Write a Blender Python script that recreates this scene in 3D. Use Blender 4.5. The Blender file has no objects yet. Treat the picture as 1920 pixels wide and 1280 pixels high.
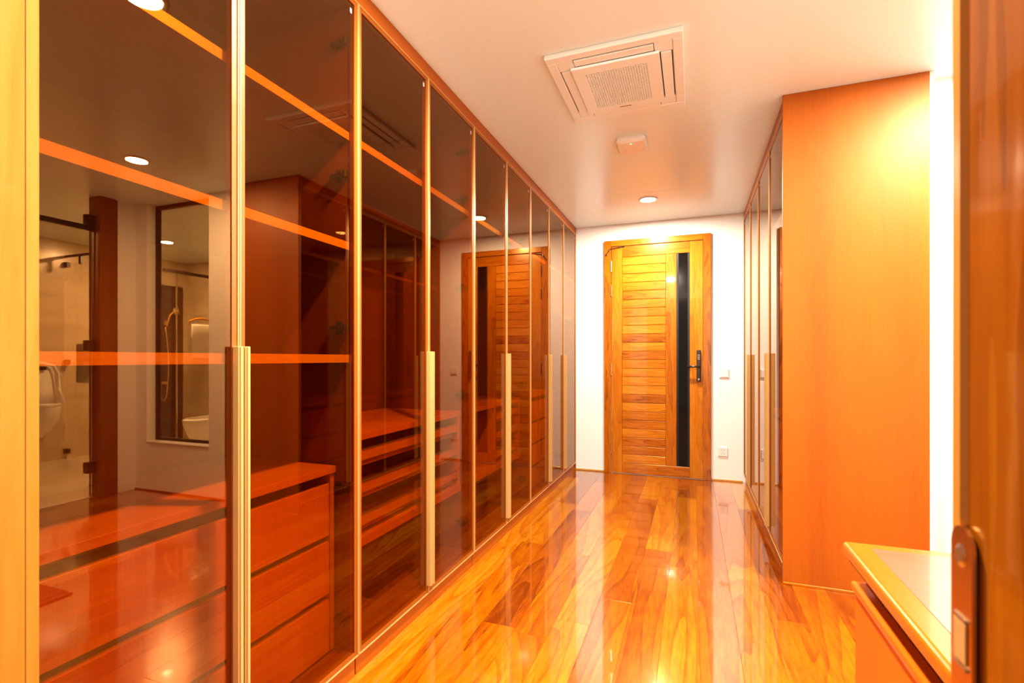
import bpy, bmesh, math, random
from mathutils import Vector, Matrix

random.seed(7)
scene = bpy.context.scene
col = scene.collection

# ------------------------------------------------------------------ camera
FPX, YAW, HZ = 924.0, math.radians(20.2), 672.0
cam_d = bpy.data.cameras.new('camera')
cam = bpy.data.objects.new('camera', cam_d); col.objects.link(cam)
cam_d.sensor_width = 36.0
cam_d.lens = FPX / 1920.0 * 36.0
cam_d.shift_y = (HZ - 640.0) / 1920.0
cam_d.clip_start = 0.02
cam.location = (0, 0, 1.15)
cam.rotation_euler = (math.pi / 2, 0, YAW)
cam_d.dof.use_dof = True
cam_d.dof.focus_distance = 3.0
cam_d.dof.aperture_fstop = 8.0
scene.camera = cam

# ------------------------------------------------------------------ world, exposure
w = bpy.data.worlds.new('world'); scene.world = w
w.use_nodes = True
w.node_tree.nodes['Background'].inputs[0].default_value = (1.0, 0.86, 0.70, 1)
w.node_tree.nodes['Background'].inputs[1].default_value = 0.45
vs = scene.view_settings
vs.view_transform = 'Standard'; vs.look = 'None'; vs.gamma = 1.0; vs.use_curve_mapping = False
vs.exposure = 0.0
scene.cycles.max_bounces = 14
scene.cycles.diffuse_bounces = 6
scene.cycles.glossy_bounces = 6
scene.cycles.transparent_max_bounces = 24

CEIL = 2.5
LAMP_COL = (1.0, 0.91, 0.76)
LAMPS = [   # x, y, watts
    (-0.36, 4.32, 90.0, 'round recessed downlight on the ceiling in front of the plank door'),
    (-0.36, 1.25, 172.0, 'round recessed downlight nearest the doorway, seen mirrored in the first glass door'),
    (1.26, 2.26, 104.0, 'round recessed downlight over the side passage by the bathroom'),
    (3.43, 3.97, 320.0, 'round recessed downlight inside the bathroom, seen mirrored through the window'),
]

# ------------------------------------------------------------------ materials
M = {}
def nt(name):
    m = bpy.data.materials.new(name); m.use_nodes = True
    t = m.node_tree
    for n in list(t.nodes): t.nodes.remove(n)
    out = t.nodes.new('ShaderNodeOutputMaterial')
    M[name] = m
    return m, t, out

def plain(name, c, rough=0.5, metal=0.0, spec=0.5, coat=0.0, bump=0.0, bscale=200.0, emit=None):
    m, t, out = nt(name)
    p = t.nodes.new('ShaderNodeBsdfPrincipled')
    p.inputs['Base Color'].default_value = (*c, 1)
    p.inputs['Roughness'].default_value = rough
    p.inputs['Metallic'].default_value = metal
    p.inputs['Specular IOR Level'].default_value = spec
    p.inputs['Coat Weight'].default_value = coat
    p.inputs['Coat Roughness'].default_value = 0.05
    tc = t.nodes.new('ShaderNodeTexCoord')
    n = t.nodes.new('ShaderNodeTexNoise'); n.inputs['Scale'].default_value = bscale
    t.links.new(tc.outputs['Object'], n.inputs['Vector'])
    mr = t.nodes.new('ShaderNodeMapRange')
    mr.inputs['To Min'].default_value = max(0.02, rough * 0.88); mr.inputs['To Max'].default_value = min(1, rough * 1.12)
    t.links.new(n.outputs['Fac'], mr.inputs['Value'])
    t.links.new(mr.outputs['Result'], p.inputs['Roughness'])
    if bump:
        b = t.nodes.new('ShaderNodeBump'); b.inputs['Strength'].default_value = bump
        b.inputs['Distance'].default_value = 0.002
        t.links.new(n.outputs['Fac'], b.inputs['Height']); t.links.new(b.outputs['Normal'], p.inputs['Normal'])
    if emit:
        p.inputs['Emission Color'].default_value = (*emit[0], 1)
        p.inputs['Emission Strength'].default_value = emit[1]
    t.links.new(p.outputs[0], out.inputs[0])
    return m

def wood(name, stops, axis, fine=90.0, figure=4.0, rings=6.0, ring_amt=0.5, rough=0.25, coat=0.3, tint=None,
         rand_amt=0.0, spec=0.5, wav=0.0, stretch=14.0):
    """stops: colours dark -> light. axis = grain direction."""
    m, t, out = nt(name)
    L = t.links.new
    tc = t.nodes.new('ShaderNodeTexCoord')
    oi = t.nodes.new('ShaderNodeObjectInfo')
    mul = t.nodes.new('ShaderNodeVectorMath'); mul.operation = 'SCALE'
    cmb = t.nodes.new('ShaderNodeCombineXYZ')
    cmb.inputs[0].default_value = 17.3; cmb.inputs[1].default_value = 9.1; cmb.inputs[2].default_value = 23.7
    L(cmb.outputs[0], mul.inputs[0]); L(oi.outputs['Random'], mul.inputs['Scale'])
    add = t.nodes.new('ShaderNodeVectorMath'); add.operation = 'ADD'
    L(tc.outputs['Object'], add.inputs[0]); L(mul.outputs[0], add.inputs[1])
    ai = 'xyz'.index(axis)
    def mapped(s):
        mp = t.nodes.new('ShaderNodeMapping')
        sc = [s, s, s]; sc[ai] = s / stretch
        mp.inputs['Scale'].default_value = sc
        L(add.outputs[0], mp.inputs['Vector'])
        return mp.outputs[0]
    n1 = t.nodes.new('ShaderNodeTexNoise'); n1.inputs['Scale'].default_value = 1.0
    n1.inputs['Detail'].default_value = 4.0; n1.inputs['Roughness'].default_value = 0.65
    L(mapped(fine), n1.inputs['Vector'])
    n2 = t.nodes.new('ShaderNodeTexNoise'); n2.inputs['Scale'].default_value = 1.0
    n2.inputs['Detail'].default_value = 1.5; n2.inputs['Distortion'].default_value = 0.4
    L(mapped(figure), n2.inputs['Vector'])
    # contour rings from the figure noise
    r1 = t.nodes.new('ShaderNodeMath'); r1.operation = 'MULTIPLY'; r1.inputs[1].default_value = rings * 2
    L(n2.outputs['Fac'], r1.inputs[0])
    fr = t.nodes.new('ShaderNodeMath'); fr.operation = 'FRACT'; L(r1.outputs[0], fr.inputs[0])
    pw = t.nodes.new('ShaderNodeMath'); pw.operation = 'POWER'; pw.inputs[1].default_value = 3.0; L(fr.outputs[0], pw.inputs[0])
    # combine: fine*0.45 + figure*.55 - rings
    a1 = t.nodes.new('ShaderNodeMath'); a1.operation = 'MULTIPLY'; a1.inputs[1].default_value = 0.55; L(n1.outputs['Fac'], a1.inputs[0])
    a2 = t.nodes.new('ShaderNodeMath'); a2.operation = 'MULTIPLY_ADD'; a2.inputs[1].default_value = 0.6
    L(n2.outputs['Fac'], a2.inputs[0]); L(a1.outputs[0], a2.inputs[2])
    a3 = t.nodes.new('ShaderNodeMath'); a3.operation = 'MULTIPLY_ADD'; a3.inputs[1].default_value = -ring_amt * 0.4
    L(pw.outputs[0], a3.inputs[0]); L(a2.outputs[0], a3.inputs[2])
    rr = t.nodes.new('ShaderNodeMath'); rr.operation = 'SUBTRACT'; rr.inputs[1].default_value = 0.5; L(oi.outputs['Random'], rr.inputs[0])
    a4 = t.nodes.new('ShaderNodeMath'); a4.operation = 'MULTIPLY_ADD'; a4.inputs[1].default_value = rand_amt
    L(rr.outputs[0], a4.inputs[0]); L(a3.outputs[0], a4.inputs[2])
    cr = t.nodes.new('ShaderNodeValToRGB'); els = cr.color_ramp.elements
    lo, hi = 0.22, 0.78
    els[0].position = lo; els[0].color = (*stops[0], 1)
    els[1].position = hi; els[1].color = (*stops[-1], 1)
    for i, s in enumerate(stops[1:-1]):
        e = els.new(lo + (hi - lo) * (i + 1) / (len(stops) - 1)); e.color = (*s, 1)
    L(a4.outputs[0], cr.inputs[0])
    p = t.nodes.new('ShaderNodeBsdfPrincipled')
    L(cr.outputs[0], p.inputs['Base Color'])
    p.inputs['Roughness'].default_value = rough
    p.inputs['Specular IOR Level'].default_value = spec
    p.inputs['Coat Weight'].default_value = coat
    p.inputs['Coat Roughness'].default_value = 0.04
    p.inputs['Specular Tint'].default_value = tint or SPEC_TINT
    p.inputs['Coat IOR'].default_value = 1.6
    b = t.nodes.new('ShaderNodeBump'); b.inputs['Strength'].default_value = 0.06; b.inputs['Distance'].default_value = 0.001
    L(n1.outputs['Fac'], b.inputs['Height']); L(b.outputs['Normal'], p.inputs['Normal'])
    if wav:
        n3 = t.nodes.new('ShaderNodeTexNoise'); n3.inputs['Scale'].default_value = 9.0; n3.inputs['Detail'].default_value = 2.0
        L(add.outputs[0], n3.inputs['Vector'])
        b2 = t.nodes.new('ShaderNodeBump'); b2.inputs['Strength'].default_value = wav; b2.inputs['Distance'].default_value = 0.004
        L(n3.outputs['Fac'], b2.inputs['Height']); L(b2.outputs['Normal'], p.inputs['Coat Normal'])
        L(b2.outputs['Normal'], b.inputs['Normal'])
    L(p.outputs[0], out.inputs[0])
    return m

def glass(name, tint, ior=1.9, rough=0.0, refl=(1, 0.97, 0.93)):
    """thin pane: the outer face reflects and tints, the inner face lets through"""
    m, t, out = nt(name)
    L = t.links.new
    fr = t.nodes.new('ShaderNodeFresnel'); fr.inputs['IOR'].default_value = ior
    tr = t.nodes.new('ShaderNodeBsdfTransparent'); tr.inputs[0].default_value = (*tint, 1)
    cl = t.nodes.new('ShaderNodeBsdfTransparent'); cl.inputs[0].default_value = (1, 1, 1, 1)
    gl = t.nodes.new('ShaderNodeBsdfGlossy'); gl.inputs['Roughness'].default_value = rough
    lw = t.nodes.new('ShaderNodeLayerWeight'); lw.inputs['Blend'].default_value = 0.5
    pw = t.nodes.new('ShaderNodeMath'); pw.operation = 'POWER'; pw.inputs[1].default_value = 3.0
    L(lw.outputs['Facing'], pw.inputs[0])
    mc = t.nodes.new('ShaderNodeMix'); mc.data_type = 'RGBA'
    mc.inputs[6].default_value = (*refl, 1); mc.inputs[7].default_value = (1, 0.97, 0.93, 1)
    L(pw.outputs[0], mc.inputs[0]); L(mc.outputs[2], gl.inputs[0])
    ge = t.nodes.new('ShaderNodeNewGeometry')
    m1 = t.nodes.new('ShaderNodeMixShader'); L(fr.outputs[0], m1.inputs[0]); L(tr.outputs[0], m1.inputs[1]); L(gl.outputs[0], m1.inputs[2])
    m2 = t.nodes.new('ShaderNodeMixShader'); L(ge.outputs['Backfacing'], m2.inputs[0]); L(m1.outputs[0], m2.inputs[1]); L(cl.outputs[0], m2.inputs[2])
    L(m2.outputs[0], out.inputs[0])
    return m

def stone(name, c1, c2, scale=1.4, rough=0.25):
    m, t, out = nt(name)
    L = t.links.new
    tc = t.nodes.new('ShaderNodeTexCoord')
    mp = t.nodes.new('ShaderNodeMapping'); mp.inputs['Scale'].default_value = (scale, scale * 0.5, scale * 5)
    L(tc.outputs['Object'], mp.inputs[0])
    n = t.nodes.new('ShaderNodeTexNoise'); n.inputs['Detail'].default_value = 6; n.inputs['Distortion'].default_value = 1.2
    n.inputs['Scale'].default_value = 1.0
    L(mp.outputs[0], n.inputs[0])
    cr = t.nodes.new('ShaderNodeValToRGB')
    cr.color_ramp.elements[0].position = 0.35; cr.color_ramp.elements[0].color = (*c1, 1)
    cr.color_ramp.elements[1].position = 0.65; cr.color_ramp.elements[1].color = (*c2, 1)
    L(n.outputs['Fac'], cr.inputs[0])
    p = t.nodes.new('ShaderNodeBsdfPrincipled'); p.inputs['Roughness'].default_value = rough
    L(cr.outputs[0], p.inputs['Base Color']); L(p.outputs[0], out.inputs[0])
    return m

SPEC_TINT = (1.0, 0.72, 0.30, 1)
wood('lit_edge_veneer_y', [(0.36, 0.12, 0.0005), (0.45, 0.17, 0.001), (0.50, 0.20, 0.002)], 'y', fine=160, figure=5, rings=3, ring_amt=0.12, rough=0.40, coat=0.0, spec=0.3, stretch=22)  # shelf front edges: lamp light put into a brighter veneer colour
VEN = [(0.26, 0.045, 0.0003), (0.34, 0.069, 0.0005), (0.39, 0.088, 0.001)]
for ax in 'xyz':
    wood('shelf_veneer_' + ax, [(0.31, 0.062, 0.0003), (0.40, 0.095, 0.0005), (0.46, 0.120, 0.001)], ax, fine=160, figure=5, rings=3, ring_amt=0.12, rough=0.40, coat=0.0, spec=0.3, stretch=22)  # lit copy of the veneer: direct light on fronts painted in as brighter colour
    wood('carcass_veneer_' + ax, [(0.11, 0.021, 0.0003), (0.15, 0.032, 0.0005), (0.18, 0.042, 0.001)], ax, fine=160, figure=5, rings=3, ring_amt=0.12, rough=0.45, coat=0.0, spec=0.2, stretch=22)  # shaded copy of the veneer: the dim wardrobe interior painted in as darker colour
    wood('veneer_' + ax, VEN, ax, fine=160, figure=5, rings=3, ring_amt=0.12, rough=0.42, coat=0.0, spec=0.45, stretch=22)
wood('end_veneer_z', VEN, 'z', fine=160, figure=5, rings=3, ring_amt=0.12, rough=0.48, coat=0.0, spec=0.5, stretch=22, tint=(1, 0.82, 0.52, 1))
wood('dresser_veneer_z', [(0.54, 0.068, 0.0003), (0.70, 0.098, 0.0005), (0.78, 0.12, 0.001)], 'z', fine=160, figure=5, rings=3, ring_amt=0.12, rough=0.4, coat=0.0, stretch=22)
wood('dresser_veneer_y', [(0.40, 0.060, 0.0008), (0.50, 0.085, 0.0015), (0.56, 0.105, 0.003)], 'y', fine=160, figure=5, rings=3, ring_amt=0.12, rough=0.25, coat=0.2, stretch=22)
FLO = [(0.13, 0.018, 0.0002), (0.27, 0.052, 0.0003), (0.36, 0.095, 0.0005), (0.45, 0.162, 0.004)]
wood('floor_plank', FLO, 'y', fine=75, figure=4.2, rings=6, ring_amt=0.46, rough=0.2, coat=1.0, rand_amt=0.40, wav=0.035, stretch=9)
DOR = [(0.17, 0.030, 0.0004), (0.36, 0.082, 0.001), (0.46, 0.128, 0.002), (0.54, 0.185, 0.008)]
for ax in 'xz':
    wood('door_wood_' + ax, DOR, ax, fine=80, figure=9, rings=5, ring_amt=0.45, rough=0.26, coat=0.35, rand_amt=0.34, stretch=10)
JAM = [(0.42, 0.14, 0.008), (0.53, 0.22, 0.026), (0.60, 0.29, 0.05)]
wood('jamb_light', JAM, 'z', fine=70, figure=6, rings=3, ring_amt=0.2, rough=0.25, coat=0.3, stretch=16)
JAD = [(0.13, 0.025, 0.0005), (0.27, 0.065, 0.001), (0.36, 0.11, 0.005)]
wood('jamb_dark', JAD, 'z', fine=60, figure=22, rings=3, ring_amt=0.35, rough=0.15, coat=0.6, stretch=16, wav=0.12)
TOP = [(0.34, 0.062, 0.03), (0.40, 0.083, 0.05), (0.43, 0.095, 0.06)]
wood('dresser_top', TOP, 'x', fine=120, figure=5, rings=3, ring_amt=0.15, rough=0.22, coat=0.4, stretch=20)
MER = [(0.10, 0.018, 0.004), (0.17, 0.035, 0.008), (0.24, 0.06, 0.012)]
wood('dark_post', MER, 'z', fine=90, figure=8, rings=4, ring_amt=0.3, rough=0.3, coat=0.2)
plain('wall_paint', (0.85, 0.84, 0.82), rough=0.6, bump=0.05, bscale=300)
plain('ceiling_paint', (0.73, 0.86, 0.88), rough=0.28, spec=0.4)
plain('white_plastic', (0.80, 0.78, 0.74), rough=0.3)
plain('ac_plastic', (0.76, 0.84, 0.84), rough=0.35)
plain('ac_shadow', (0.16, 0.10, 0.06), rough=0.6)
plain('gold', (0.66, 0.42, 0.15), rough=0.32, metal=0.45, bscale=12)
plain('gold_face', (0.27, 0.066, 0.002), rough=0.35, metal=0.15, bscale=12)
plain('gold_dark', (0.60, 0.36, 0.10), rough=0.3, metal=0.9, bscale=12)
plain('black_metal', (0.012, 0.010, 0.009), rough=0.35, metal=0.3)
plain('black_glass', (0.005, 0.004, 0.0035), rough=0.08, spec=0.25)
plain('handle_dark', (0.055, 0.045, 0.04), rough=0.3, metal=0.7)
plain('steel', (0.62, 0.58, 0.54), rough=0.25, metal=1.0)
plain('gap_black', (0.01, 0.006, 0.004), rough=0.8)
plain('cavity', (0.10, 0.035, 0.008), rough=0.8)
plain('leather', (0.42, 0.11, 0.012), rough=0.4)
plain('velvet', (0.02, 0.012, 0.009), rough=0.9)
plain('ceramic', (0.82, 0.80, 0.77), rough=0.08, coat=0.5)
plain('towel', (0.80, 0.76, 0.68), rough=0.95, bump=0.8, bscale=160)
plain('mat_pile', (0.22, 0.06, 0.02), rough=0.95, bump=0.9, bscale=90)
plain('chrome', (0.80, 0.78, 0.75), rough=0.12, metal=1.0)
plain('sticker', (0.85, 0.85, 0.85), rough=0.5)
plain('brass_plate', (0.75, 0.38, 0.10), rough=0.22, metal=1.0)
plain('lamp_lens', (0.9, 0.9, 0.9), rough=0.4, emit=((1.0, 0.93, 0.84), 40.0))
plain('green_led', (0.1, 0.8, 0.4), rough=0.4, emit=((0.05, 1.0, 0.45), 2.0))
plain('subfloor', (0.16, 0.05, 0.006), rough=0.7)
plain('outer_floor', (0.35, 0.15, 0.04), rough=0.5)
glass('bronze_glass', (0.64, 0.38, 0.05), ior=1.98, refl=(1.0, 0.54, 0.22))
glass('clear_glass', (0.90, 0.90, 0.86), ior=1.5)
stone('stone_beige', (0.52, 0.40, 0.25), (0.66, 0.54, 0.38))
stone('stone_floor', (0.62, 0.53, 0.40), (0.74, 0.66, 0.53), scale=1.0, rough=0.2)
stone('stone_dark', (0.030, 0.018, 0.012), (0.075, 0.045, 0.028), scale=2.0, rough=0.15)

# ------------------------------------------------------------------ mesh helpers
def wloc(o):
    v = Vector((0, 0, 0))
    while o is not None:
        v = v + Vector(o.location); o = o.parent
    return v

class MB:
    """collects shapes (world coordinates) into one mesh object"""
    def __init__(s): s.bm = bmesh.new()
    def box(s, x0, x1, y0, y1, z0, z1, bev=0.0, seg=1):
        if x0 > x1: x0, x1 = x1, x0
        if y0 > y1: y0, y1 = y1, y0
        if z0 > z1: z0, z1 = z1, z0
        mt = Matrix.Translation(((x0 + x1) / 2, (y0 + y1) / 2, (z0 + z1) / 2)) @ Matrix.Diagonal((x1 - x0, y1 - y0, z1 - z0, 1))
        r = bmesh.ops.create_cube(s.bm, size=1.0, matrix=mt)
        if bev:
            es = set()
            for v in r['verts']: es.update(v.link_edges)
            bmesh.ops.bevel(s.bm, geom=list(es), offset=bev, segments=seg, profile=0.5, affect='EDGES')
        return s
    def prism(s, pts, axis, a0, a1):
        """pts: 2-D outline in the two remaining axes (order x,y,z), extruded along axis"""
        ai = 'xyz'.index(axis)
        def mk(p, a):
            c = [p[0], p[1]]; c.insert(ai, a); return s.bm.verts.new(c)
        A = [mk(p, a0) for p in pts]; B = [mk(p, a1) for p in pts]
        fs = [s.bm.faces.new(A), s.bm.faces.new(B[::-1])]
        n = len(pts)
        for i in range(n):
            fs.append(s.bm.faces.new([A[i], B[i], B[(i + 1) % n], A[(i + 1) % n]]))
        bmesh.ops.recalc_face_normals(s.bm, faces=fs)
        return s
    def tube(s, pts, r, n=10, cap=True):
        pts = [Vector(p) for p in pts]; rings = []
        rs = r if isinstance(r, (list, tuple)) else [r] * len(pts)
        ref = None
        for i, p in enumerate(pts):
            d = (pts[min(i + 1, len(pts) - 1)] - pts[max(i - 1, 0)]).normalized()
            if ref is None:
                ref = Vector((0, 0, 1)) if abs(d.z) < 0.9 else Vector((1, 0, 0))
            u = d.cross(ref).normalized(); v = d.cross(u).normalized(); ref = -v if False else ref
            rings.append([s.bm.verts.new(p + (u * math.cos(2 * math.pi * k / n) + v * math.sin(2 * math.pi * k / n)) * rs[i]) for k in range(n)])
        fs = []
        for a, b in zip(rings, rings[1:]):
            for k in range(n): fs.append(s.bm.faces.new([a[k], a[(k + 1) % n], b[(k + 1) % n], b[k]]))
        if cap: fs += [s.bm.faces.new(rings[0][::-1]), s.bm.faces.new(rings[-1])]
        bmesh.ops.recalc_face_normals(s.bm, faces=fs)
        return s
    def lathe(s, prof, c, n=32):
        """prof: (r, z) pairs; axis vertical through c"""
        rings = []
        for r, z in prof:
            rings.append([s.bm.verts.new((c[0] + r * math.cos(2 * math.pi * k / n), c[1] + r * math.sin(2 * math.pi * k / n), c[2] + z)) for k in range(n)])
        fs = []
        for a, b in zip(rings, rings[1:]):
            for k in range(n): fs.append(s.bm.faces.new([a[k], a[(k + 1) % n], b[(k + 1) % n], b[k]]))
        if prof[0][0] > 1e-5: fs.append(s.bm.faces.new(rings[0][::-1]))
        if prof[-1][0] > 1e-5: fs.append(s.bm.faces.new(rings[-1]))
        bmesh.ops.recalc_face_normals(s.bm, faces=fs)
        return s
    def loft(s, loops, cap=True):
        rings = [[s.bm.verts.new(p) for p in l] for l in loops]; fs = []; n = len(rings[0])
        for a, b in zip(rings, rings[1:]):
            for k in range(n): fs.append(s.bm.faces.new([a[k], a[(k + 1) % n], b[(k + 1) % n], b[k]]))
        if cap: fs += [s.bm.faces.new(rings[0][::-1]), s.bm.faces.new(rings[-1])]
        bmesh.ops.recalc_face_normals(s.bm, faces=fs)
        return s
    def build(s, name, mat, parent=None, smooth=False, kind=None, label=None, cat=None, group=None):
        me = bpy.data.meshes.new(name)
        if parent is None:
            xs = [v.co.copy() for v in s.bm.verts]
            org = Vector(((min(v.x for v in xs) + max(v.x for v in xs)) / 2, (min(v.y for v in xs) + max(v.y for v in xs)) / 2, min(v.z for v in xs)))
        else:
            org = wloc(parent)
        for v in s.bm.verts: v.co -= org
        s.bm.to_mesh(me); s.bm.free()
        me.materials.append(M[mat] if isinstance(mat, str) else mat)
        if smooth:
            for p in me.polygons: p.use_smooth = True
        o = bpy.data.objects.new(name, me); col.objects.link(o)
        if parent is None: o.location = org
        else: o.parent = parent
        tag(o, label, cat, group, kind)
        return o

def tag(o, label=None, cat=None, group=None, kind=None):
    if label: o['label'] = label
    if cat: o['category'] = cat
    if group: o['group'] = group
    if kind: o['kind'] = kind
    return o

def thing(name, loc, label=None, cat=None, group=None, kind=None, parent=None):
    o = bpy.data.objects.new(name, None); col.objects.link(o)
    o.empty_display_size = 0.05
    if parent is not None:
        o.parent = parent; o.location = Vector(loc) - wloc(parent)
    else:
        o.location = loc
    return tag(o, label, cat, group, kind)

def B(name, mat, parent, *b, bev=0.0, seg=1, **kw):
    return MB().box(*b, bev=bev, seg=seg).build(name, mat, parent, **kw)

# ------------------------------------------------------------------ key dimensions
XL, XR, YB = -1.14, 0.43, 5.03       # left glass plane, right glass plane, back wall
YW, XP = 2.94, 2.34                  # window wall, bathroom-door wall
YD = 0.372                           # room face of the doorway wall
S = 'structure'

# ------------------------------------------------------------------ shell
def wall(name, boxes, mat='wall_paint'):
    m = MB()
    for b in boxes: m.box(*b)
    return m.build(name, mat, kind=S)

wall('wall_back', [(-1.86, 4.62, YB, YB + 0.12, 0, 2.62)])
wall('wall_left', [(-1.86, -1.76, 0.10, YB, 0, 2.62)])
wall('wall_near', [(-1.86, -0.825, 0.15, 0.36, 0, 2.62), (0.205, 4.62, 0.15, 0.36, 0, 2.62), (-0.825, 0.205, 0.15, 0.36, 2.27, 2.62)])
# wall with the bathroom window (faces the camera side)
wall('wall_window', [(1.06, 1.45, YW, YW + 0.12, 0, CEIL), (2.20, 2.40, YW, YW + 0.12, 0, CEIL), (1.45, 2.20, YW, YW + 0.12, 0, 0.42)])
wall('wall_wardrobe', [(1.06, 1.12, YW + 0.12, YB, 0, CEIL)])
wall('wall_bathroom_door', [(XP, XP + 0.12, 2.79, YW, 0, CEIL), (XP, XP + 0.12, 0.36, 1.56, 0, CEIL)])
wall('wall_far', [(4.50, 4.62, 0.36, YB, 0, 2.62)], 'stone_beige')
wall('wall_bathroom_back', [(1.12, 4.50, YB - 0.02, YB, 0, CEIL)], 'stone_beige')
wall('wall_bathroom_near', [(XP + 0.12, 4.50, 1.10, 1.22, 0, CEIL)], 'stone_beige')
wall('wall_bathroom_side', [(XP + 0.06, XP + 0.12, YW + 0.12, YW + 0.125, 0, CEIL)], 'stone_beige')
# ceiling with a thin shadow gap along the back wall, slab above
wall('ceiling', [(XL - 0.02, XP + 0.06, 0.36, YB - 0.008, CEIL, CEIL + 0.03), (XP + 0.06, 4.50, 0.36, YB - 0.02, CEIL, CEIL + 0.03)], 'ceiling_paint')
wall('ceiling', [(-1.86, 4.62, 0.10, YB + 0.12, 2.62, 2.72)], 'ceiling_paint')
# threshold / floor outside the doorway and bathroom floor
wall('floor', [(-3.0, 3.0, -2.5, 0.30, -0.05, -0.001)], 'outer_floor')
wall('floor', [(XP + 0.07, 4.50, 1.22, YB - 0.02, -0.05, 0.0), (1.12, XP + 0.07, YW + 0.12, YB - 0.02, -0.05, 0.0)], 'stone_floor')

# plank floor
flo = MB().box(-1.76, XP + 0.07, 0.30, YB, -0.05, -0.006).build('floor', 'subfloor', kind=S)
PW = 0.148
i = 0
x = XL - 0.02
while x < XP + 0.05:
    x1 = min(x + PW, XP + 0.06)
    yend = YB - 0.012 if x < XR + 0.04 else YW
    y = 0.30 - random.uniform(0.0, 1.0)
    while y < yend:
        y1 = y + random.choice([0.9, 1.2, 1.45, 1.7])
        a, b_ = max(y, 0.30), min(y1, yend)
        if b_ - a > 0.02:
            m = MB().box(x + 0.0003, x1 - 0.0003, a + 0.0003, b_ - 0.0003, -0.006, 0.0, bev=0.0006)
            m.build('plank', 'floor_plank', flo)
        y = y1
    x = x1; i += 1

# small wood bead along the foot of the back wall and around the end panel
B('trim_1', 'jamb_light', None, XL, -0.85, YB - 0.010, YB, 0, 0.015, bev=0.003, kind=S)
B('trim_2', 'jamb_light', None, 0.16, XR, YB - 0.010, YB, 0, 0.015, bev=0.003, kind=S)
B('trim_3', 'door_wood_x', None, XR, 1.04, 2.838, 2.846, 0, 0.012, bev=0.002, kind=S)
B('trim_4', 'white_plastic', None, 1.042, 1.062, 2.852, YW, 0, CEIL, bev=0.002, kind=S)
B('trim_5', 'door_wood_x', None, 1.062, XP, YW - 0.010, YW, 0, 0.014, bev=0.002, kind=S)
# access hatch outline in the ceiling
h = MB()
hx0, hx1, hy0, hy1 = -0.627, -0.055, 3.56, 4.14
for b in ((hx0, hx0 + .002, hy0, hy1), (hx1 - .002, hx1, hy0, hy1), (hx0, hx1, hy1 - .002, hy1)):
    h.box(*b, CEIL - 0.0012, CEIL + 0.001)
h.build('trim_6', 'ac_plastic', kind=S)

# ------------------------------------------------------------------ plank door on the back wall
d1 = thing('door_1', (-0.345, YB, 0), 'honey-coloured wooden door of horizontal slats with a tall black glass strip', 'door', kind=S)
yf = YB - 0.030                       # face of the frame
f = thing('door_frame', (-0.345, YB, 0), parent=d1)
B('jamb', 'door_wood_z', f, -0.847, -0.778, yf, YB, 0, 2.335, bev=0.003)
B('jamb', 'door_wood_z', f, 0.088, 0.157, yf, YB, 0, 2.335, bev=0.003)
B('head', 'door_wood_x', f, -0.7775, 0.0875, yf, YB, 2.276, 2.335, bev=0.003)
yl = YB - 0.020                       # face of the leaf
B('hinge_stile', 'door_wood_z', d1, -0.774, -0.669, yl, YB, 0.006, 2.271, bev=0.002)
B('lock_stile', 'door_wood_z', d1, -0.032, 0.085, yl, YB, 0.006, 2.271, bev=0.002)
B('top_rail', 'door_wood_x', d1, -0.6685, -0.0325, yl, YB, 2.166, 2.271, bev=0.002)
B('bottom_rail', 'door_wood_x', d1, -0.6685, -0.0325, yl, YB, 0.006, 0.108, bev=0.002)
B('middle_stile', 'door_wood_z', d1, -0.251, -0.152, yl, YB, 0.1085, 2.1655, bev=0.002)
B('backing_board', 'gap_black', d1, -0.668, -0.033, YB - 0.006, YB, 0.109, 2.165)
NS = 24; pit = (2.165 - 0.109) / NS
sm = None
for k in range(NS):
    z0 = 0.109 + k * pit
    if sm is None:
        s0 = MB().box(-0.668, -0.2515, yl + 0.003, YB - 0.005, z0 + 0.0012, z0 + pit - 0.0012, bev=0.003).build('slat', 'door_wood_x', d1)
        sm = s0
    else:
        o = sm.copy(); col.objects.link(o); o.parent = d1; o.location = (0, 0, k * pit)
g = thing('glass_strip', (-0.09, YB, 0.109), parent=d1)
B('pane', 'black_glass', g, -0.1515, -0.0325, yl + 0.009, YB - 0.005, 0.109, 2.165)
B('bead', 'black_metal', g, -0.1515, -0.132, yl + 0.002, yl + 0.0088, 0.109, 2.165, bev=0.002)
B('bead', 'black_metal', g, -0.052, -0.0325, yl + 0.002, yl + 0.0088, 0.109, 2.165, bev=0.002)
# lever handle on a long back plate
hd = thing('lever_handle', (0.048, yl, 1.07), parent=d1)
B('back_plate', 'handle_dark', hd, 0.029, 0.067, yl - 0.026, yl, 0.931, 1.232, bev=0.006, seg=2)
MB().tube([(0.052, yl - 0.026, 1.075), (0.052, yl - 0.055, 1.075), (0.044, yl - 0.062, 1.075), (-0.060, yl - 0.062, 1.073)], 0.010, 12).build('lever', 'handle_dark', hd, smooth=True)
MB().tube([(0.048, yl - 0.026, 0.955), (0.048, yl - 0.030, 0.955)], 0.008, 12).build('key_cylinder', 'steel', hd)
kp = MB()
for r in range(4):
    for c in range(3): kp.box(0.038 + c * 0.008, 0.042 + c * 0.008, yl - 0.0268, yl - 0.026, 1.14 + r * 0.014, 1.147 + r * 0.014)
kp.build('keypad', 'steel', hd)
for z0, z1 in ((2.02, 2.127), (1.776, 1.884), (0.98, 1.10), (0.194, 0.297)):
    hm = MB().tube([(-0.776, yl - 0.013, z0), (-0.776, yl - 0.013, z1)], 0.0065, 10)
    hm.box(-0.782, -0.770, yl - 0.012, yl, z0, z1).build('hinge', 'steel', d1)
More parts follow.
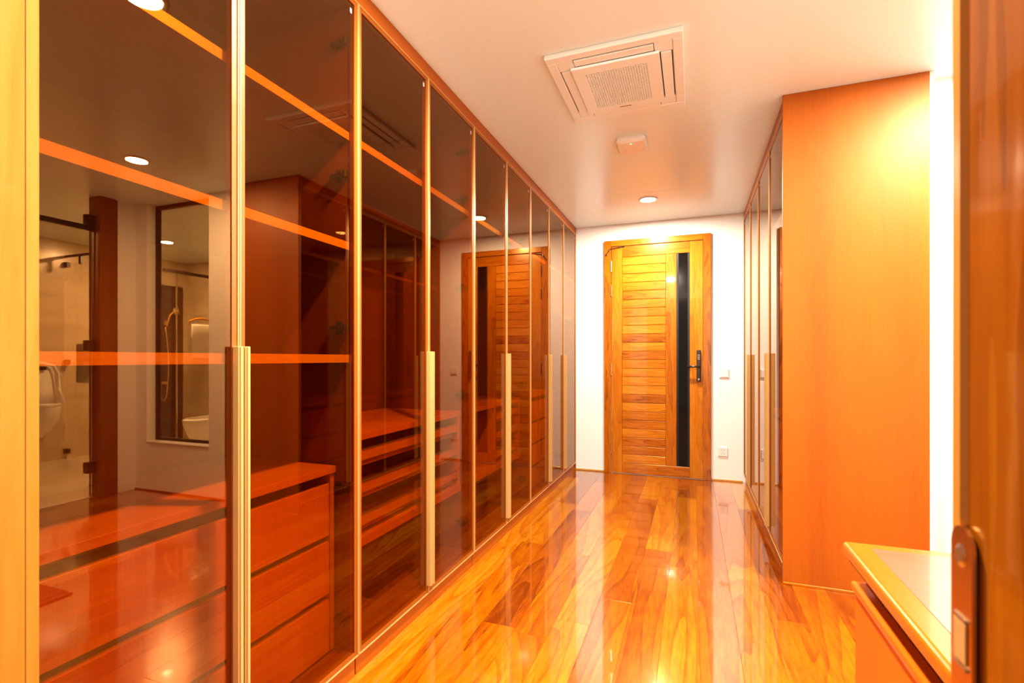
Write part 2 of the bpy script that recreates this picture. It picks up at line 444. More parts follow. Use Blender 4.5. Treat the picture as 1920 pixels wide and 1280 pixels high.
MB().tube([(-0.826, yf - 0.004, 2.195), (-0.806, yf - 0.008, 2.222), (-0.792, yf - 0.012, 2.244), (-0.770, yl - 0.02, 2.252), (-0.70, yl - 0.012, 2.262), (-0.645, yl - 0.008, 2.268)], 0.0035, 8).build('sensor_cable', 'black_metal', d1, smooth=True)
MB().box(-0.834, -0.818, yf - 0.008, yf, 2.184, 2.20, bev=0.002).build('sensor_pin', 'handle_dark', d1)
MB().box(-0.803, -0.787, yf - 0.012, yf, 2.228, 2.248, bev=0.002).build('sensor_clip', 'steel', d1)
B('latch_face', 'steel', d1, 0.0855, 0.0875, yl - 0.004, YB, 1.06, 1.11)

# ------------------------------------------------------------------ foreground doorway frame
d2 = thing('door_2', (-0.31, 0.25, 0), 'wooden frame of the open doorway the room is seen from', 'doorway', kind=S)
jl = thing('jamb', (-0.79, 0.25, 0), parent=d2)
B('casing', 'jamb_light', jl, -0.825, -0.763, 0.3585, YD, 0, 2.33, bev=0.0006)
B('lining', 'jamb_light', jl, -0.825, -0.7635, 0.05, 0.3584, 0, 2.27)
jr = thing('jamb', (0.17, 0.25, 0), parent=d2)
B('casing', 'jamb_light', jr, 0.142, 0.205, 0.3475, 0.362, 0, 2.33, bev=0.003)
B('lining', 'jamb_dark', jr, 0.144, 0.205, 0.05, 0.3465, 0, 2.27, bev=0.002)
B('head', 'jamb_dark', d2, -0.763, 0.142, 0.05, 0.362, 2.21, 2.27, bev=0.002)
sp = thing('strike_plate', (0.142, 0.348, 0.97), parent=jr)
pts = []
yc, hw = 0.3455, 0.0115
for k in range(9):
    a = math.pi * k / 8; pts.append((yc + hw * math.cos(a), 1.045 + hw * math.sin(a)))
pts += [(yc - hw, 0.90), (yc + hw, 0.90)]
MB().prism(pts, 'x', 0.1405, 0.1425).build('plate', 'brass_plate', sp)
B('latch_opening', 'gold', sp, 0.1396, 0.1405, yc - 0.007, yc + 0.007, 0.981, 1.004, bev=0.0006)
MB().tube([(0.1405, yc, 1.040), (0.1392, yc, 1.040)], [0.0065, 0.004], 14).build('screw', 'steel', sp)
B('latch_lip', 'steel', sp, 0.1394, 0.1405, yc - 0.007, yc + 0.007, 1.0045, 1.0065)
B('latch_lip', 'steel', sp, 0.1394, 0.1405, yc - 0.007, yc + 0.007, 0.978, 0.980)

# ------------------------------------------------------------------ wardrobes
DOORB, DOORT = 0.076, 2.434
HINGE_A = (2.29, 1.81, 1.26, 0.68, 0.207)
HINGE_B = (2.29, 2.03, 1.54, 0.95, 0.25)

class Side:
    def __init__(s, front, sgn): s.f = front; s.s = sgn     # sgn: direction of depth
    def X(s, d): return s.f + s.s * d
LFT, RGT = Side(XL, -1), Side(XR + 0.010, 1)

def glass_door(unit, sd, y0, y1, hside, hz, sticker=True):
    """hside: 'hi' = handle on the far (larger y) side, hinges on the other"""
    X = sd.X
    y0 += 0.0015; y1 -= 0.0015
    dr = thing('door', (X(0), (y0 + y1) / 2, DOORB), parent=unit)
    fw, lip = 0.0185, 0.003
    B('frame_stile', 'gold_face', dr, X(0), X(0.020), y0 + 0.0001, y0 + fw, DOORB, DOORT)
    B('frame_stile', 'gold_face', dr, X(0), X(0.020), y1 - fw, y1 - 0.0001, DOORB, DOORT)
    B('frame_rail', 'gold_face', dr, X(0), X(0.020), y0 + fw, y1 - fw, DOORB, DOORB + fw)
    B('frame_rail', 'gold_face', dr, X(0), X(0.020), y0 + fw, y1 - fw, DOORT - fw, DOORT)
    m = MB()
    m.box(X(-0.004), X(-0.0001), y0, y0 + lip, DOORB, DOORT); m.box(X(-0.004), X(-0.0001), y1 - lip, y1, DOORB, DOORT)
    m.box(X(-0.004), X(-0.0001), y0 + lip, y1 - lip, DOORB, DOORB + lip); m.box(X(-0.004), X(-0.0001), y0 + lip, y1 - lip, DOORT - lip, DOORT)
    m.build('edge_strip', 'gold', dr)
    B('glass_pane', 'bronze_glass', dr, X(0.003), X(0.007), y0 + fw, y1 - fw, DOORB + fw, DOORT - fw)
    # long edge pull
    if hside == 'hi': ya, yb = y1 - 0.0175, y1 - 0.001
    else: ya, yb = y0 + 0.001, y0 + 0.0175
    m = MB()
    m.box(X(-0.022), X(-0.001), ya, yb, 0.118, 1.182, bev=0.0012)
    ym = (ya + yb) / 2
    m.box(X(-0.026), X(-0.022), ym - 0.004, ym + 0.004, 0.118, 1.182, bev=0.0008)
    m.build('handle', 'gold', dr)
    # cup hinges
    yh = y0 if hside == 'hi' else y1
    q = 1 if hside == 'hi' else -1
    yh += q * 0.0175
    for z in hz:
        m = MB()
        m.box(X(0.022), X(0.038), yh + q * 0.001, yh + q * 0.024, z - 0.014, z + 0.014, bev=0.003)
        m.box(X(0.038), X(0.100), yh + q * 0.001, yh + q * 0.015, z - 0.008, z + 0.008, bev=0.002)
        m.box(X(0.052), X(0.080), yh + q * 0.0005, yh + q * 0.006, z - 0.024, z + 0.024, bev=0.002)
        m.box(X(0.085), X(0.092), yh + q * 0.013, yh + q * 0.018, z - 0.004, z + 0.004)
        m.build('hinge', 'black_metal', dr)
    if sticker:
        m = MB(); ys = y1 - 0.040
        for r, (a, b) in enumerate(((0, .010), (.001, .006), (0, .011), (.002, .010))):
            m.box(X(0.0026), X(0.0029), ys + a, ys + b, 2.392 - r * 0.0045, 2.395 - r * 0.0045)
        m.box(X(0.0026), X(0.0029), ys + 0.0075, ys + 0.0105, 2.382, 2.3895)
        m.build('glass_mark', 'sticker', dr)
    return dr

def drawer_chest(unit, sd, y0, y1, ztop, zbot, n, d0=0.08):
    X = sd.X
    B('chest_top', 'shelf_veneer_y', unit, X(d0 - 0.008), X(0.57), y0, y1, ztop - 0.024, ztop, bev=0.001)
    B('chest_side', 'shelf_veneer_z', unit, X(d0), X(0.56), y0, y0 + 0.02, zbot, ztop - 0.0245, bev=0.001)
    B('chest_side', 'shelf_veneer_z', unit, X(d0), X(0.56), y1 - 0.02, y1, zbot, ztop - 0.0245, bev=0.001)
    gap0, gap = 0.036, 0.022
    zt = ztop - 0.0245
    h = (zt - zbot - gap0 - gap * (n - 1)) / n
    z = zt - gap0
    for k in range(n):
        dw = thing('drawer', (X(d0), (y0 + y1) / 2, z - h), parent=unit)
        B('drawer_front', 'shelf_veneer_z', dw, X(d0 + 0.002), X(d0 + 0.02), y0 + 0.023, y1 - 0.023, z - h, z, bev=0.001)
        B('drawer_tray', 'velvet', dw, X(d0 + 0.021), X(0.50), y0 + 0.035, y1 - 0.035, z - h + 0.01, z - h + 0.07)
        z -= h + gap

def tray_stack(unit, sd, y0, y1, zs, d0=0.08):
    X = sd.X
    for z0, z1 in zs:
        dw = thing('pull_out_tray', (X(d0), (y0 + y1) / 2, z0), parent=unit)
        B('tray_front', 'leather', dw, X(d0 + 0.004), X(d0 + 0.02), y0 + 0.004, y1 - 0.004, z0 + 0.003, z1 - 0.003)
        m = MB()
        m.box(X(d0 + 0.002), X(d0 + 0.02), y0 + 0.001, y1 - 0.001, z1 - 0.003, z1)
        m.box(X(d0 + 0.002), X(d0 + 0.02), y0 + 0.001, y1 - 0.001, z0, z0 + 0.003)
        m.box(X(d0 + 0.002), X(d0 + 0.02), y0 + 0.001, y0 + 0.004, z0 + 0.003, z1 - 0.003)
        m.box(X(d0 + 0.002), X(d0 + 0.02), y1 - 0.004, y1 - 0.001, z0 + 0.003, z1 - 0.003)
        m.build('tray_edging', 'gold_dark', dw)
        B('tray_base', 'shelf_veneer_y', dw, X(d0 + 0.03), X(0.52), y0 + 0.004, y1 - 0.004, z0 - 0.028, z0 - 0.004)

def wardrobe(sd, y0, y1, doors, label, shelves, extra=None, side='both', filler=None):
    X = sd.X
    u = thing('wardrobe', (X(0.3), (y0 + y1) / 2, 0), label, 'wardrobe', 'glass-fronted wardrobe units')
    e = 0.0006; t = 0.0165
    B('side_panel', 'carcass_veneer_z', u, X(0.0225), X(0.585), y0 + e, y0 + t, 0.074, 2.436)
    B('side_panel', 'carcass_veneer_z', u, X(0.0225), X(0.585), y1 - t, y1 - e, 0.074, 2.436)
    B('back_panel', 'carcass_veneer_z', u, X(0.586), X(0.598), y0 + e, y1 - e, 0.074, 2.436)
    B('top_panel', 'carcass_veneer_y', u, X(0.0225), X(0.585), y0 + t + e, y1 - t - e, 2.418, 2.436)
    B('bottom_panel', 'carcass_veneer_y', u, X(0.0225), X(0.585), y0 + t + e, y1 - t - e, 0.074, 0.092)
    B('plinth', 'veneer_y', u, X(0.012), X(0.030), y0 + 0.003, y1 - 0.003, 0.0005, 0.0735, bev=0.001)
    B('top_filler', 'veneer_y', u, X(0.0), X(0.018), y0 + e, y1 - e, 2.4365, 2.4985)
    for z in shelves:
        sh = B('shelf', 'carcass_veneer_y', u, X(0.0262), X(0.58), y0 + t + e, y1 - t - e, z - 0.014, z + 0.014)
        B('edge_band', 'lit_edge_veneer_y', sh, X(0.0245), X(0.0260), y0 + t + e, y1 - t - e, z - 0.014, z + 0.014)  # separate strip so the painted light stays on the shelf front
    for a, b, hs, hz in doors:
        glass_door(u, sd, a, b, hs, hz)
    if extra: extra(u)
    return u

def e1(u): drawer_chest(u, LFT, 0.505, 1.452, 0.764, 0.105, 3)
def e2(u):
    X = LFT.X
    B('chest_top', 'shelf_veneer_y', u, X(0.072), X(0.57), 1.505, 2.472, 0.832, 0.860, bev=0.001)
    B('chest_side', 'shelf_veneer_z', u, X(0.08), X(0.56), 1.505, 1.525, 0.455, 0.8315)
    B('chest_side', 'shelf_veneer_z', u, X(0.08), X(0.56), 2.452, 2.472, 0.455, 0.8315)
    B('chest_back', 'velvet', u, X(0.55), X(0.56), 1.526, 2.451, 0.455, 0.8315)
    B('low_shelf', 'shelf_veneer_y', u, X(0.07), X(0.57), 1.505, 2.472, 0.418, 0.4545, bev=0.001)
    tray_stack(u, LFT, 1.526, 2.451, ((0.748, 0.792), (0.620, 0.664), (0.492, 0.536)))
    MB().tube([(X(0.30), 1.51, 1.86), (X(0.30), 2.47, 1.86)], 0.0125, 12).build('hanging_rail', 'gold_dark', u)
def e3(u):
    X = LFT.X
    B('chest_top', 'shelf_veneer_y', u, X(0.072), X(0.57), 2.51, 3.48, 0.832, 0.860, bev=0.001)
    B('chest_side', 'shelf_veneer_z', u, X(0.08), X(0.56), 2.985, 3.01, 0.455, 0.8315)
    B('chest_side', 'shelf_veneer_z', u, X(0.08), X(0.56), 3.46, 3.48, 0.455, 0.8315)
    B('chest_back', 'velvet', u, X(0.55), X(0.56), 2.515, 3.459, 0.455, 0.8315)
    B('low_shelf', 'shelf_veneer_y', u, X(0.07), X(0.57), 2.51, 3.48, 0.418, 0.4545, bev=0.001)
    tray_stack(u, LFT, 3.011, 3.459, ((0.748, 0.792), (0.620, 0.664), (0.492, 0.536)))
def e4(u): drawer_chest(u, LFT, 3.525, 4.475, 0.860, 0.105, 4)

wardrobe(LFT, 0.483, 1.483, [(0.483, 0.983, 'hi', HINGE_A), (0.983, 1.483, 'lo', HINGE_A)],
         'wardrobe nearest the camera, three shelves over drawers behind two bronze glass doors', (1.95, 1.555, 1.15), e1)
wardrobe(LFT, 1.483, 2.490, [(1.483, 1.987, 'hi', HINGE_A), (1.987, 2.490, 'lo', HINGE_B)],
         'second wardrobe from the camera on the left, with three gold-edged pull-out trays under a counter', (1.95,), e2)
wardrobe(LFT, 2.490, 3.500, [(2.490, 2.997, 'hi', HINGE_B), (2.997, 3.500, 'lo', HINGE_B)],
         'middle wardrobe of the left row, its glass mirroring the plank door', (1.95,), e3)
wardrobe(LFT, 3.500, 4.500, [(3.500, 3.998, 'hi', HINGE_B), (3.998, 4.500, 'lo', HINGE_B)],
         'fourth wardrobe of the left row, second from the white back wall', (1.95,), e4)
wardrobe(LFT, 4.500, 5.000, [(4.500, 5.000, 'lo', HINGE_B)],
         'narrow single-door wardrobe in the left far corner against the white back wall', (1.95, 1.555))
B('trim_7', 'veneer_z', None, XL - 0.02, XL, 5.001, YB - 0.0125, 0, 2.4985, kind=S)
B('trim_8', 'veneer_z', None, XL - 0.60, XL, YD + 0.002, 0.481, 0, 2.4985, kind=S)

def r1(u):
    X = RGT.X
    drawer_chest(u, RGT, 2.89, 3.92, 0.80, 0.105, 3)
    MB().tube([(X(0.30), 2.89, 1.86), (X(0.30), 3.925, 1.86)], 0.0125, 12).build('hanging_rail', 'gold_dark', u)
    # full-height end panel facing the doorway
    B('end_panel', 'end_veneer_z', u, X(-0.010), X(0.602), 2.848, 2.866, 0.0, 2.4985, bev=0.001)
def r2(u):
    X = RGT.X
    drawer_chest(u, RGT, 3.97, 4.99, 0.80, 0.105, 3)
    MB().tube([(X(0.30), 3.965, 1.86), (X(0.30), 4.995, 1.86)], 0.0125, 12).build('hanging_rail', 'gold_dark', u)
wardrobe(RGT, 2.868, 3.945, [(2.868, 3.4075, 'hi', HINGE_A), (3.4075, 3.945, 'lo', HINGE_A)],
         'near wardrobe of the right row with the broad plain orange veneer end panel', (1.95,), r1)
wardrobe(RGT, 3.945, 5.015, [(3.945, 4.4825, 'hi', HINGE_B), (4.4825, 5.015, 'lo', HINGE_B)],
         'far wardrobe of the right row beside the light switch on the back wall', (1.95,), r2)

# ------------------------------------------------------------------ low dresser in the right foreground
dz = thing('low_dresser', (0.60, 0.79, 0), 'low orange wooden dresser with a pale glossy top beside the right door jamb', 'dresser')
m = MB(); m.box(0.284, 0.90, 0.402, 1.176, 0.753, 0.780, bev=0.009, seg=4)
m.build('top_board', 'dresser_veneer_y', dz, smooth=False)
B('top_inlay', 'dresser_top', dz, 0.325, 0.872, 0.43, 1.140, 0.7795, 0.7808)
B('carcass', 'dresser_veneer_z', dz, 0.324, 0.895, 0.405, 1.166, 0.06, 0.752)
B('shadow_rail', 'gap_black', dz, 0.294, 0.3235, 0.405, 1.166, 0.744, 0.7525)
B('plinth', 'dresser_veneer_y', dz, 0.34, 0.89, 0.41, 1.16, 0.0005, 0.0595)
for k, (z0, z1) in enumerate(((0.415, 0.700), (0.075, 0.400))):
    dw = thing('drawer', (0.305, 0.79, z0), parent=dz)
    B('drawer_front', 'dresser_veneer_z', dw, 0.305, 0.3235, 0.407, 1.166, z0, z1 - 0.012, bev=0.001)
    B('lip_pull', 'dresser_veneer_y', dw, 0.296, 0.3235, 0.407, 1.166, z1 - 0.0118, z1 + 0.006, bev=0.006, seg=3)

# mat in front of it
mt = thing('door_mat', (0.96, 1.355, 0), 'small dark reddish woven mat on the planks by the bathroom door', 'mat')
mm = MB()
for k in range(20):
    mm.box(0.56 + k * 0.04, 0.60 + k * 0.04 - 0.004, 1.19, 1.52, 0.0, 0.009 + 0.002 * (k % 2), bev=0.003)
mm.build('pile', 'mat_pile', mt)
# ------------------------------------------------------------------ ceiling air conditioner
ac = thing('ceiling_air_conditioner', (-0.333, 2.426, CEIL), 'square white ceiling cassette air conditioner with a fine grid grille', 'air conditioner')
ax0, ax1, ay0, ay1 = -0.627, -0.038, 2.11, 2.742
m = MB()
fwd = 0.045
for b in ((ax0, ax1, ay0, ay0 + fwd), (ax0, ax1, ay1 - fwd, ay1), (ax0, ax0 + fwd, ay0 + fwd, ay1 - fwd), (ax1 - fwd, ax1, ay0 + fwd, ay1 - fwd)):
    m.box(*b, CEIL - 0.022, CEIL - 0.0003, bev=0.004)
m.build('outer_frame', 'ac_plastic', ac)
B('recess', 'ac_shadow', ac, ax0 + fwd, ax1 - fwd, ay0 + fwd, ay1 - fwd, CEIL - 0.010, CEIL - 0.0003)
ix0, ix1, iy0, iy1 = ax0 + fwd, ax1 - fwd, ay0 + fwd, ay1 - fwd
cs = 0.075
for (cx, cy) in ((ix0, iy0), (ix1 - cs, iy0), (ix0, iy1 - cs), (ix1 - cs, iy1 - cs)):
    B('corner_cover', 'ac_plastic', ac, cx + .001, cx + cs - .001, cy + .001, cy + cs - .001, CEIL - 0.020, CEIL - 0.0105, bev=0.001)
px0, px1, py0, py1 = ix0 + 0.055, ix1 - 0.055, iy0 + 0.055, iy1 - 0.055
for b in ((ix0 + cs + .002, ix1 - cs - .002, iy0 + .006, iy0 + .050), (ix0 + cs + .002, ix1 - cs - .002, iy1 - .050, iy1 - .006),
          (ix0 + .006, ix0 + .050, iy0 + cs + .002, iy1 - cs - .002), (ix1 - .050, ix1 - .006, iy0 + cs + .002, iy1 - cs - .002)):
    B('louvre_flap', 'ac_plastic', ac, *b, CEIL - 0.024, CEIL - 0.016, bev=0.002)
gx0, gx1, gy0, gy1 = px0 + 0.055, px1 - 0.055, py0 + 0.055, py1 - 0.055
pn = thing('intake_panel', (-0.333, 2.426, CEIL - 0.03), parent=ac)
m = MB()
for b in ((px0, px1, py0, gy0), (px0, px1, gy1, py1), (px0, gx0, gy0, gy1), (gx1, px1, gy0, gy1)):
    m.box(*b, CEIL - 0.034, CEIL - 0.0225)
m.build('panel_board', 'ac_plastic', pn)
B('filter', 'cavity', pn, gx0, gx1, gy0, gy1, CEIL - 0.0225, CEIL - 0.0205)
m = MB(); n = 25
for k in range(n + 1):
    x = gx0 + (gx1 - gx0) * k / n; m.box(x - 0.0022, x + 0.0022, gy0, gy1, CEIL - 0.0335, CEIL - 0.026)
    y = gy0 + (gy1 - gy0) * k / n; m.box(gx0, gx1, y - 0.0028, y + 0.0028, CEIL - 0.033, CEIL - 0.026)
m.build('grille_grid', 'ac_plastic', pn, kind='stuff')
B('name_plate', 'cavity', pn, -0.36, -0.30, py1 - 0.03, py1 - 0.024, CEIL - 0.0344, CEIL - 0.034)
# ------------------------------------------------------------------ wireless access point on the ceiling
ap = thing('wireless_access_point', (-0.36, 3.15, CEIL), 'small square white ceiling box with a green indicator light', 'access point')
c0, c1, e0, e1_ = -0.452, -0.268, 3.055, 3.245
m = MB()
lo = []
for (ins, z) in ((0.004, CEIL - 0.0004), (0.0, CEIL - 0.012), (0.0, CEIL - 0.024), (0.012, CEIL - 0.034)):
    l = []
    r = 0.022
    for (qx, qy, a0) in ((c1 - ins - r, e1_ - ins - r, 0), (c0 + ins + r, e1_ - ins - r, 90), (c0 + ins + r, e0 + ins + r, 180), (c1 - ins - r, e0 + ins + r, 270)):
        for k in range(5):
            a = math.radians(a0 + 22.5 * k); l.append((qx + r * math.cos(a), qy + r * math.sin(a), z))
    lo.append(l)
m.loft(lo); m.build('body', 'white_plastic', ap)
m = MB()
for sx in (-1, 1):
    m.tube([(-0.36 + sx * 0.062, 3.09, CEIL - 0.034), (-0.36 + sx * 0.030, 3.15, CEIL - 0.0345), (-0.36 + sx * 0.062, 3.215, CEIL - 0.034)], 0.0022, 6)
m.build('relief_line', 'white_plastic', ap)
B('indicator_light', 'green_led', ap, -0.366, -0.354, 3.085, 3.093, CEIL - 0.0352, CEIL - 0.0338, bev=0.0005)

# ------------------------------------------------------------------ switch and socket on the back wall
sw = thing('light_switch', (0.27, YB, 0.965), 'white square light switch on the back wall beside the door handle', 'switch')
B('cover_plate', 'white_plastic', sw, 0.227, 0.313, YB - 0.010, YB, 0.968, 1.056, bev=0.003)
B('rocker', 'white_plastic', sw, 0.236, 0.304, YB - 0.014, YB - 0.0095, 0.977, 1.047, bev=0.002)
so = thing('power_socket', (0.259, YB, 0.232), 'white square power socket low on the back wall below the switch', 'socket')
B('cover_plate', 'white_plastic', so, 0.216, 0.302, YB - 0.010, YB, 0.232, 0.318, bev=0.003)
for (a, z, w2, h2) in ((0.247, 0.294, .009, .003), (0.271, 0.294, .009, .003), (0.259, 0.262, .003, .008), (0.245, 0.252, .003, .008), (0.273, 0.252, .003, .008)):
    B('pin_slot', 'gap_black', so, a - w2 / 2, a + w2 / 2, YB - 0.0106, YB - 0.0096, z - h2 / 2, z + h2 / 2)

# ------------------------------------------------------------------ downlights
for (lx, ly, pw_, lab) in LAMPS:
    t = thing('downlight', (lx, ly, CEIL), lab, 'lamp', 'recessed downlights')
    MB().lathe([(0.063, -0.0003), (0.080, -0.0003), (0.080, -0.004), (0.074, -0.008), (0.065, -0.008), (0.063, -0.0003)], (lx, ly, CEIL), 32).build('trim_ring', 'white_plastic', t, smooth=True)
    MB().lathe([(0.0001, -0.004), (0.0625, -0.004), (0.0625, -0.0006), (0.0001, -0.0006)], (lx, ly, CEIL), 32).build('lens', 'lamp_lens', t)
    ld = bpy.data.lights.new('lamp_light', 'AREA'); ld.shape = 'DISK'; ld.size = 0.12
    ld.energy = pw_; ld.color = LAMP_COL
    lo_ = bpy.data.objects.new('lamp_light', ld); col.objects.link(lo_)
    lo_.parent = t; lo_.location = (0, 0, -0.0085)

# ------------------------------------------------------------------ bathroom, seen mirrored in the glass doors
# dark posts of the bathroom opening
B('trim_10', 'dark_post', None, XP - 0.012, XP + 0.13, 2.652, 2.789, 0, CEIL - 0.0005, bev=0.003, kind=S)
B('trim_11', 'dark_post', None, XP - 0.012, XP + 0.13, 1.561, 1.69, 0, CEIL - 0.0005, bev=0.003, kind=S)
gd = thing('door_3', (XP + 0.06, 2.17, 0), 'frameless glass bathroom door with black hinge blocks, mirrored in the first wardrobe', 'door', kind=S)
B('glass_pane', 'clear_glass', gd, XP + 0.055, XP + 0.065, 1.70, 2.632, 0.012, 2.205)
B('header_rail', 'black_metal', gd, XP + 0.045, XP + 0.075, 1.692, 2.65, 2.207, 2.247, bev=0.002)
for z0, z1 in ((2.25, 2.335), (1.215, 1.30), (0.205, 0.295)):
    B('hinge_block', 'black_metal', gd, XP + 0.035, XP + 0.085, 2.585, 2.651, z0 if z0 < 2.2 else 2.2475, z1, bev=0.002)
B('edge_seal', 'steel', gd, XP + 0.053, XP + 0.067, 2.633, 2.645, 0.012, 2.2)
# window
wi = thing('window_1', (1.825, YW + 0.09, 0.42), 'tall fixed window with a black frame into the bathroom, mirrored in the first wardrobe', 'window', kind=S)
yw0, yw1 = YW + 0.075, YW + 0.105
B('frame_bar', 'black_metal', wi, 1.452, 1.485, yw0, yw1, 0.421, CEIL - 0.001)
B('frame_bar', 'black_metal', wi, 2.165, 2.198, yw0, yw1, 0.421, CEIL - 0.001)
B('frame_bar', 'black_metal', wi, 1.486, 2.164, yw0, yw1, 0.421, 0.454)
B('frame_bar', 'black_metal', wi, 1.486, 2.164, yw0, yw1, CEIL - 0.034, CEIL - 0.001)
B('glass_pane', 'clear_glass', wi, 1.486, 2.164, yw0 + 0.01, yw0 + 0.018, 0.455, CEIL - 0.035)
B('window_sill', 'white_plastic', wi, 1.452, 2.198, YW - 0.012, yw0 - 0.001, 0.4205, 0.432, bev=0.002)
# stone panels
B('wall_shower', 'stone_dark', None, 4.47, 4.4995, 4.52, 4.92, 0, 2.15, kind=S)
B('wall_niche', 'stone_dark', None, 4.485, 4.4995, 3.66, 3.98, 0.88, 1.32, kind=S)
# urinal
ur = thing('urinal', (4.5, 3.27, 0.28), 'white ceramic wall urinal mirrored at the left edge of the first glass door', 'urinal')
prof = []
def oval(z, w_, dp, n=18):
    return [(4.4995 - dp * math.sin(math.pi * k / (n - 1)) ** 0.8, 3.27 + w_ * math.cos(math.pi * k / (n - 1)), z) for k in range(n)]
MB().loft([oval(0.28, 0.06, 0.10), oval(0.36, 0.11, 0.20), oval(0.48, 0.155, 0.29), oval(0.60, 0.17, 0.31), oval(0.64, 0.172, 0.305)]).build('bowl', 'ceramic', ur, smooth=True)
MB().loft([oval(0.6405, 0.172, 0.14), oval(0.80, 0.172, 0.11), oval(1.00, 0.160, 0.10), oval(1.07, 0.13, 0.09), oval(1.11, 0.07, 0.06)]).build('splash_back', 'ceramic', ur, smooth=True)
rim = [(4.5 - 0.30 * math.sin(a), 3.27 + 0.165 * math.cos(a), 0.645) for a in [math.pi * k / 14 for k in range(15)]]
side = [(4.38, 3.27 + 0.16, 0.80), (4.385, 3.27 + 0.15, 0.98), (4.39, 3.27 + 0.11, 1.07), (4.39, 3.27, 1.10), (4.39, 3.27 - 0.11, 1.07), (4.385, 3.27 - 0.15, 0.98), (4.38, 3.27 - 0.16, 0.80)]
MB().tube(rim[1:-1][::-1] + [], 0.02, 8).build('rim', 'ceramic', ur, smooth=True)
MB().tube([(4.28, 3.27 + 0.15, 0.66)] + side + [(4.28, 3.27 - 0.15, 0.66)], 0.018, 8).build('upper_rim', 'ceramic', ur, smooth=True)
B('sensor', 'black_glass', ur, 4.375, 4.392, 3.225, 3.315, 1.025, 1.06, bev=0.003)
# glass partition beside it
gp = thing('glass_partition', (3.95, 3.55, 0), 'clear shower partition beside the urinal, held by black clips', 'glass partition')
B('pane', 'clear_glass', gp, 3.35, 4.478, 3.546, 3.554, 0.012, 2.25)
B('top_bar', 'black_metal', gp, 3.35, 4.499, 3.54, 3.56, 2.31, 2.335)
B('bar_clip', 'black_metal', gp, 4.20, 4.24, 3.538, 3.562, 2.22, 2.31)
for z in (2.20, 1.08, 0.06):
    B('wall_clip', 'black_metal', gp, 4.44, 4.4995, 3.53, 3.57, z, z + 0.055, bev=0.002)
B('foot_clip', 'black_metal', gp, 3.42, 3.47, 3.53, 3.57, 0.0005, 0.05, bev=0.002)
# shower set on the dark stone
ss = thing('shower_set', (4.47, 4.64, 0.66), 'golden hand shower with a hanging hose on the dark stone, mirrored through the window', 'shower')
B('mixer_body', 'gold', ss, 4.43, 4.4695, 4.58, 4.68, 0.80, 0.84, bev=0.006)
B('wall_bracket', 'gold', ss, 4.42, 4.4695, 4.645, 4.675, 1.60, 1.66, bev=0.004)
MB().tube([(4.41, 4.65, 1.58), (4.39, 4.68, 1.74), (4.35, 4.73, 1.80)], [0.011, 0.013, 0.015], 10).build('hand_piece', 'gold', ss, smooth=True)
MB().tube([(4.37, 4.72, 1.795), (4.33, 4.76, 1.80)], [0.045, 0.05], 16).build('shower_head', 'gold', ss)
hp = []
for k in range(19):
    q = k / 18.0
    hp.append((4.42 + 0.01 * math.sin(q * 3), 4.64 + 0.05 * math.sin(q * math.pi * 0.9) * (1 if q < .8 else 1), 1.58 - 0.95 * q))
hp += [(4.43, 4.63, 0.58), (4.44, 4.60, 0.60), (4.44, 4.595, 0.70), (4.44, 4.60, 0.80)]
MB().tube(hp, 0.008, 8).build('hose', 'gold', ss, smooth=True)
# shower screen, rail, hanger and towel
sc_ = thing('shower_screen', (3.60, 4.6, 0), 'fixed clear shower screen with a dark top rail behind the bathroom window', 'shower screen')
B('pane', 'clear_glass', sc_, 3.596, 3.604, 4.215, 4.998, 0.012, 2.18)
B('top_rail', 'black_metal', sc_, 3.585, 3.615, 4.05, 5.008, 2.185, 2.22)
B('edge_profile', 'steel', sc_, 3.592, 3.608, 4.203, 4.214, 0.012, 2.18)
B('foot_clip', 'black_metal', sc_, 3.58, 3.62, 4.23, 4.30, 0.0005, 0.07, bev=0.002)
rl = thing('towel_rail', (3.56, 4.5, 1.69), 'thin chrome rail fixed to the shower screen above the hanger', 'rail')
MB().tube([(3.555, 4.33, 1.70), (3.555, 4.80, 1.70)], 0.007, 10).build('bar', 'chrome', rl, smooth=True)
for yy in (4.36, 4.77): MB().tube([(3.555, yy, 1.70), (3.5955, yy, 1.70)], 0.006, 8).build('stand_off', 'chrome', rl)
hg = thing('coat_hanger', (3.54, 4.49, 1.60), 'wooden coat hanger hooked on the chrome rail, carrying a towel', 'hanger')
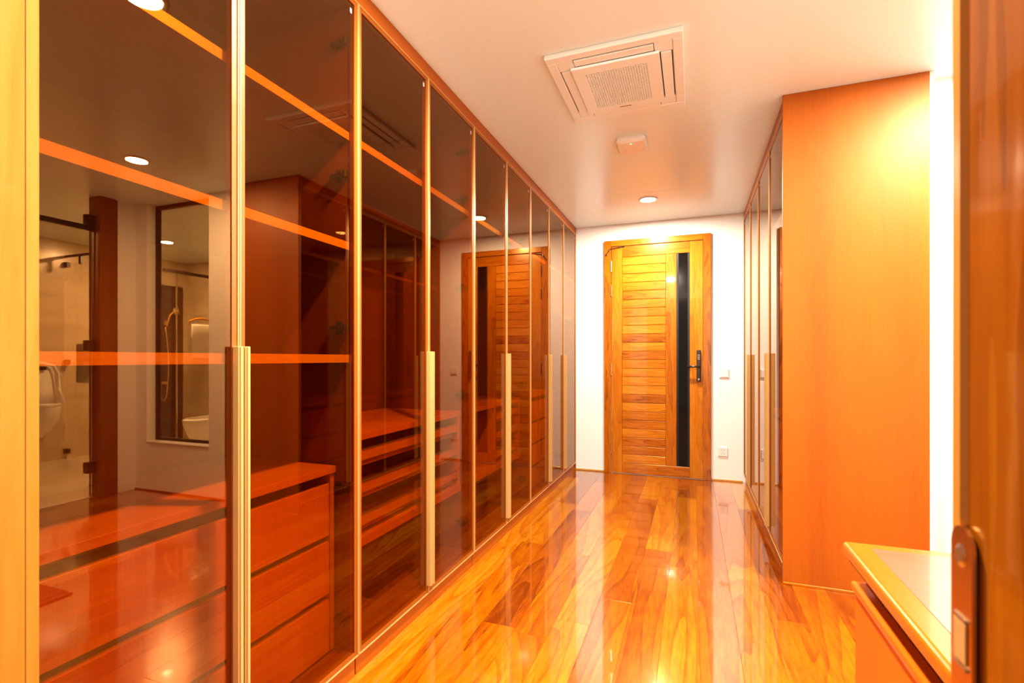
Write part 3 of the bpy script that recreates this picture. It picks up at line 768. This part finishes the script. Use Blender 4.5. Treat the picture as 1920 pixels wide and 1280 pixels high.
MB().tube([(3.54, 4.31, 1.605), (3.54, 4.40, 1.64), (3.54, 4.49, 1.655), (3.54, 4.58, 1.64), (3.54, 4.67, 1.605)], [0.010, 0.013, 0.014, 0.013, 0.010], 10).build('arm', 'jamb_light', hg, smooth=True)
MB().tube([(3.54, 4.49, 1.66), (3.54, 4.49, 1.69), (3.545, 4.49, 1.705), (3.557, 4.49, 1.712), (3.566, 4.49, 1.705)], 0.0025, 8).build('hook', 'chrome', hg, smooth=True)
B('cross_bar', 'jamb_light', hg, 3.535, 3.545, 4.325, 4.655, 1.562, 1.572)
for yy in (4.327, 4.653): MB().tube([(3.54, yy, 1.567), (3.54, yy, 1.61)], 0.004, 8).build('side_strut', 'jamb_light', hg)
m = MB(); loops = []
for k in range(13):
    yy = 4.345 + 0.30 * k / 12; wv = 0.006 * math.sin(k * 1.9)
    loops.append([(3.530 + wv, yy, 1.16), (3.528 + wv * .3, yy, 1.556), (3.534, yy, 1.582), (3.546, yy, 1.582), (3.552 + wv * .3, yy, 1.556), (3.550 + wv, yy, 1.20),
                  (3.545 + wv, yy, 1.20), (3.547 + wv * .3, yy, 1.55), (3.543, yy, 1.574), (3.537, yy, 1.574), (3.533 + wv * .3, yy, 1.55), (3.535 + wv, yy, 1.16)])
m.loft(loops); m.build('towel', 'towel', None, smooth=True, label='cream towel folded over the wooden hanger, mirrored through the window', cat='towel')
# toilet
tl = thing('toilet', (3.20, 4.30, 0), 'white ceramic toilet standing behind the bathroom window', 'toilet')
def ring(z, rx, ry, cy, n=24): return [(3.20 + rx * math.cos(2 * math.pi * k / n), cy + ry * math.sin(2 * math.pi * k / n), z) for k in range(n)]
MB().loft([ring(0.001, 0.13, 0.20, 4.36), ring(0.10, 0.13, 0.20, 4.36), ring(0.25, 0.16, 0.25, 4.32), ring(0.38, 0.185, 0.28, 4.30), ring(0.41, 0.185, 0.28, 4.30)]).build('bowl', 'ceramic', tl, smooth=True)
MB().loft([ring(0.4105, 0.19, 0.285, 4.30), ring(0.435, 0.19, 0.285, 4.30), ring(0.45, 0.17, 0.26, 4.30)]).build('lid', 'ceramic', tl)
B('cistern', 'ceramic', tl, 3.01, 3.39, 4.60, 4.78, 0.36, 0.78, bev=0.02, seg=3)
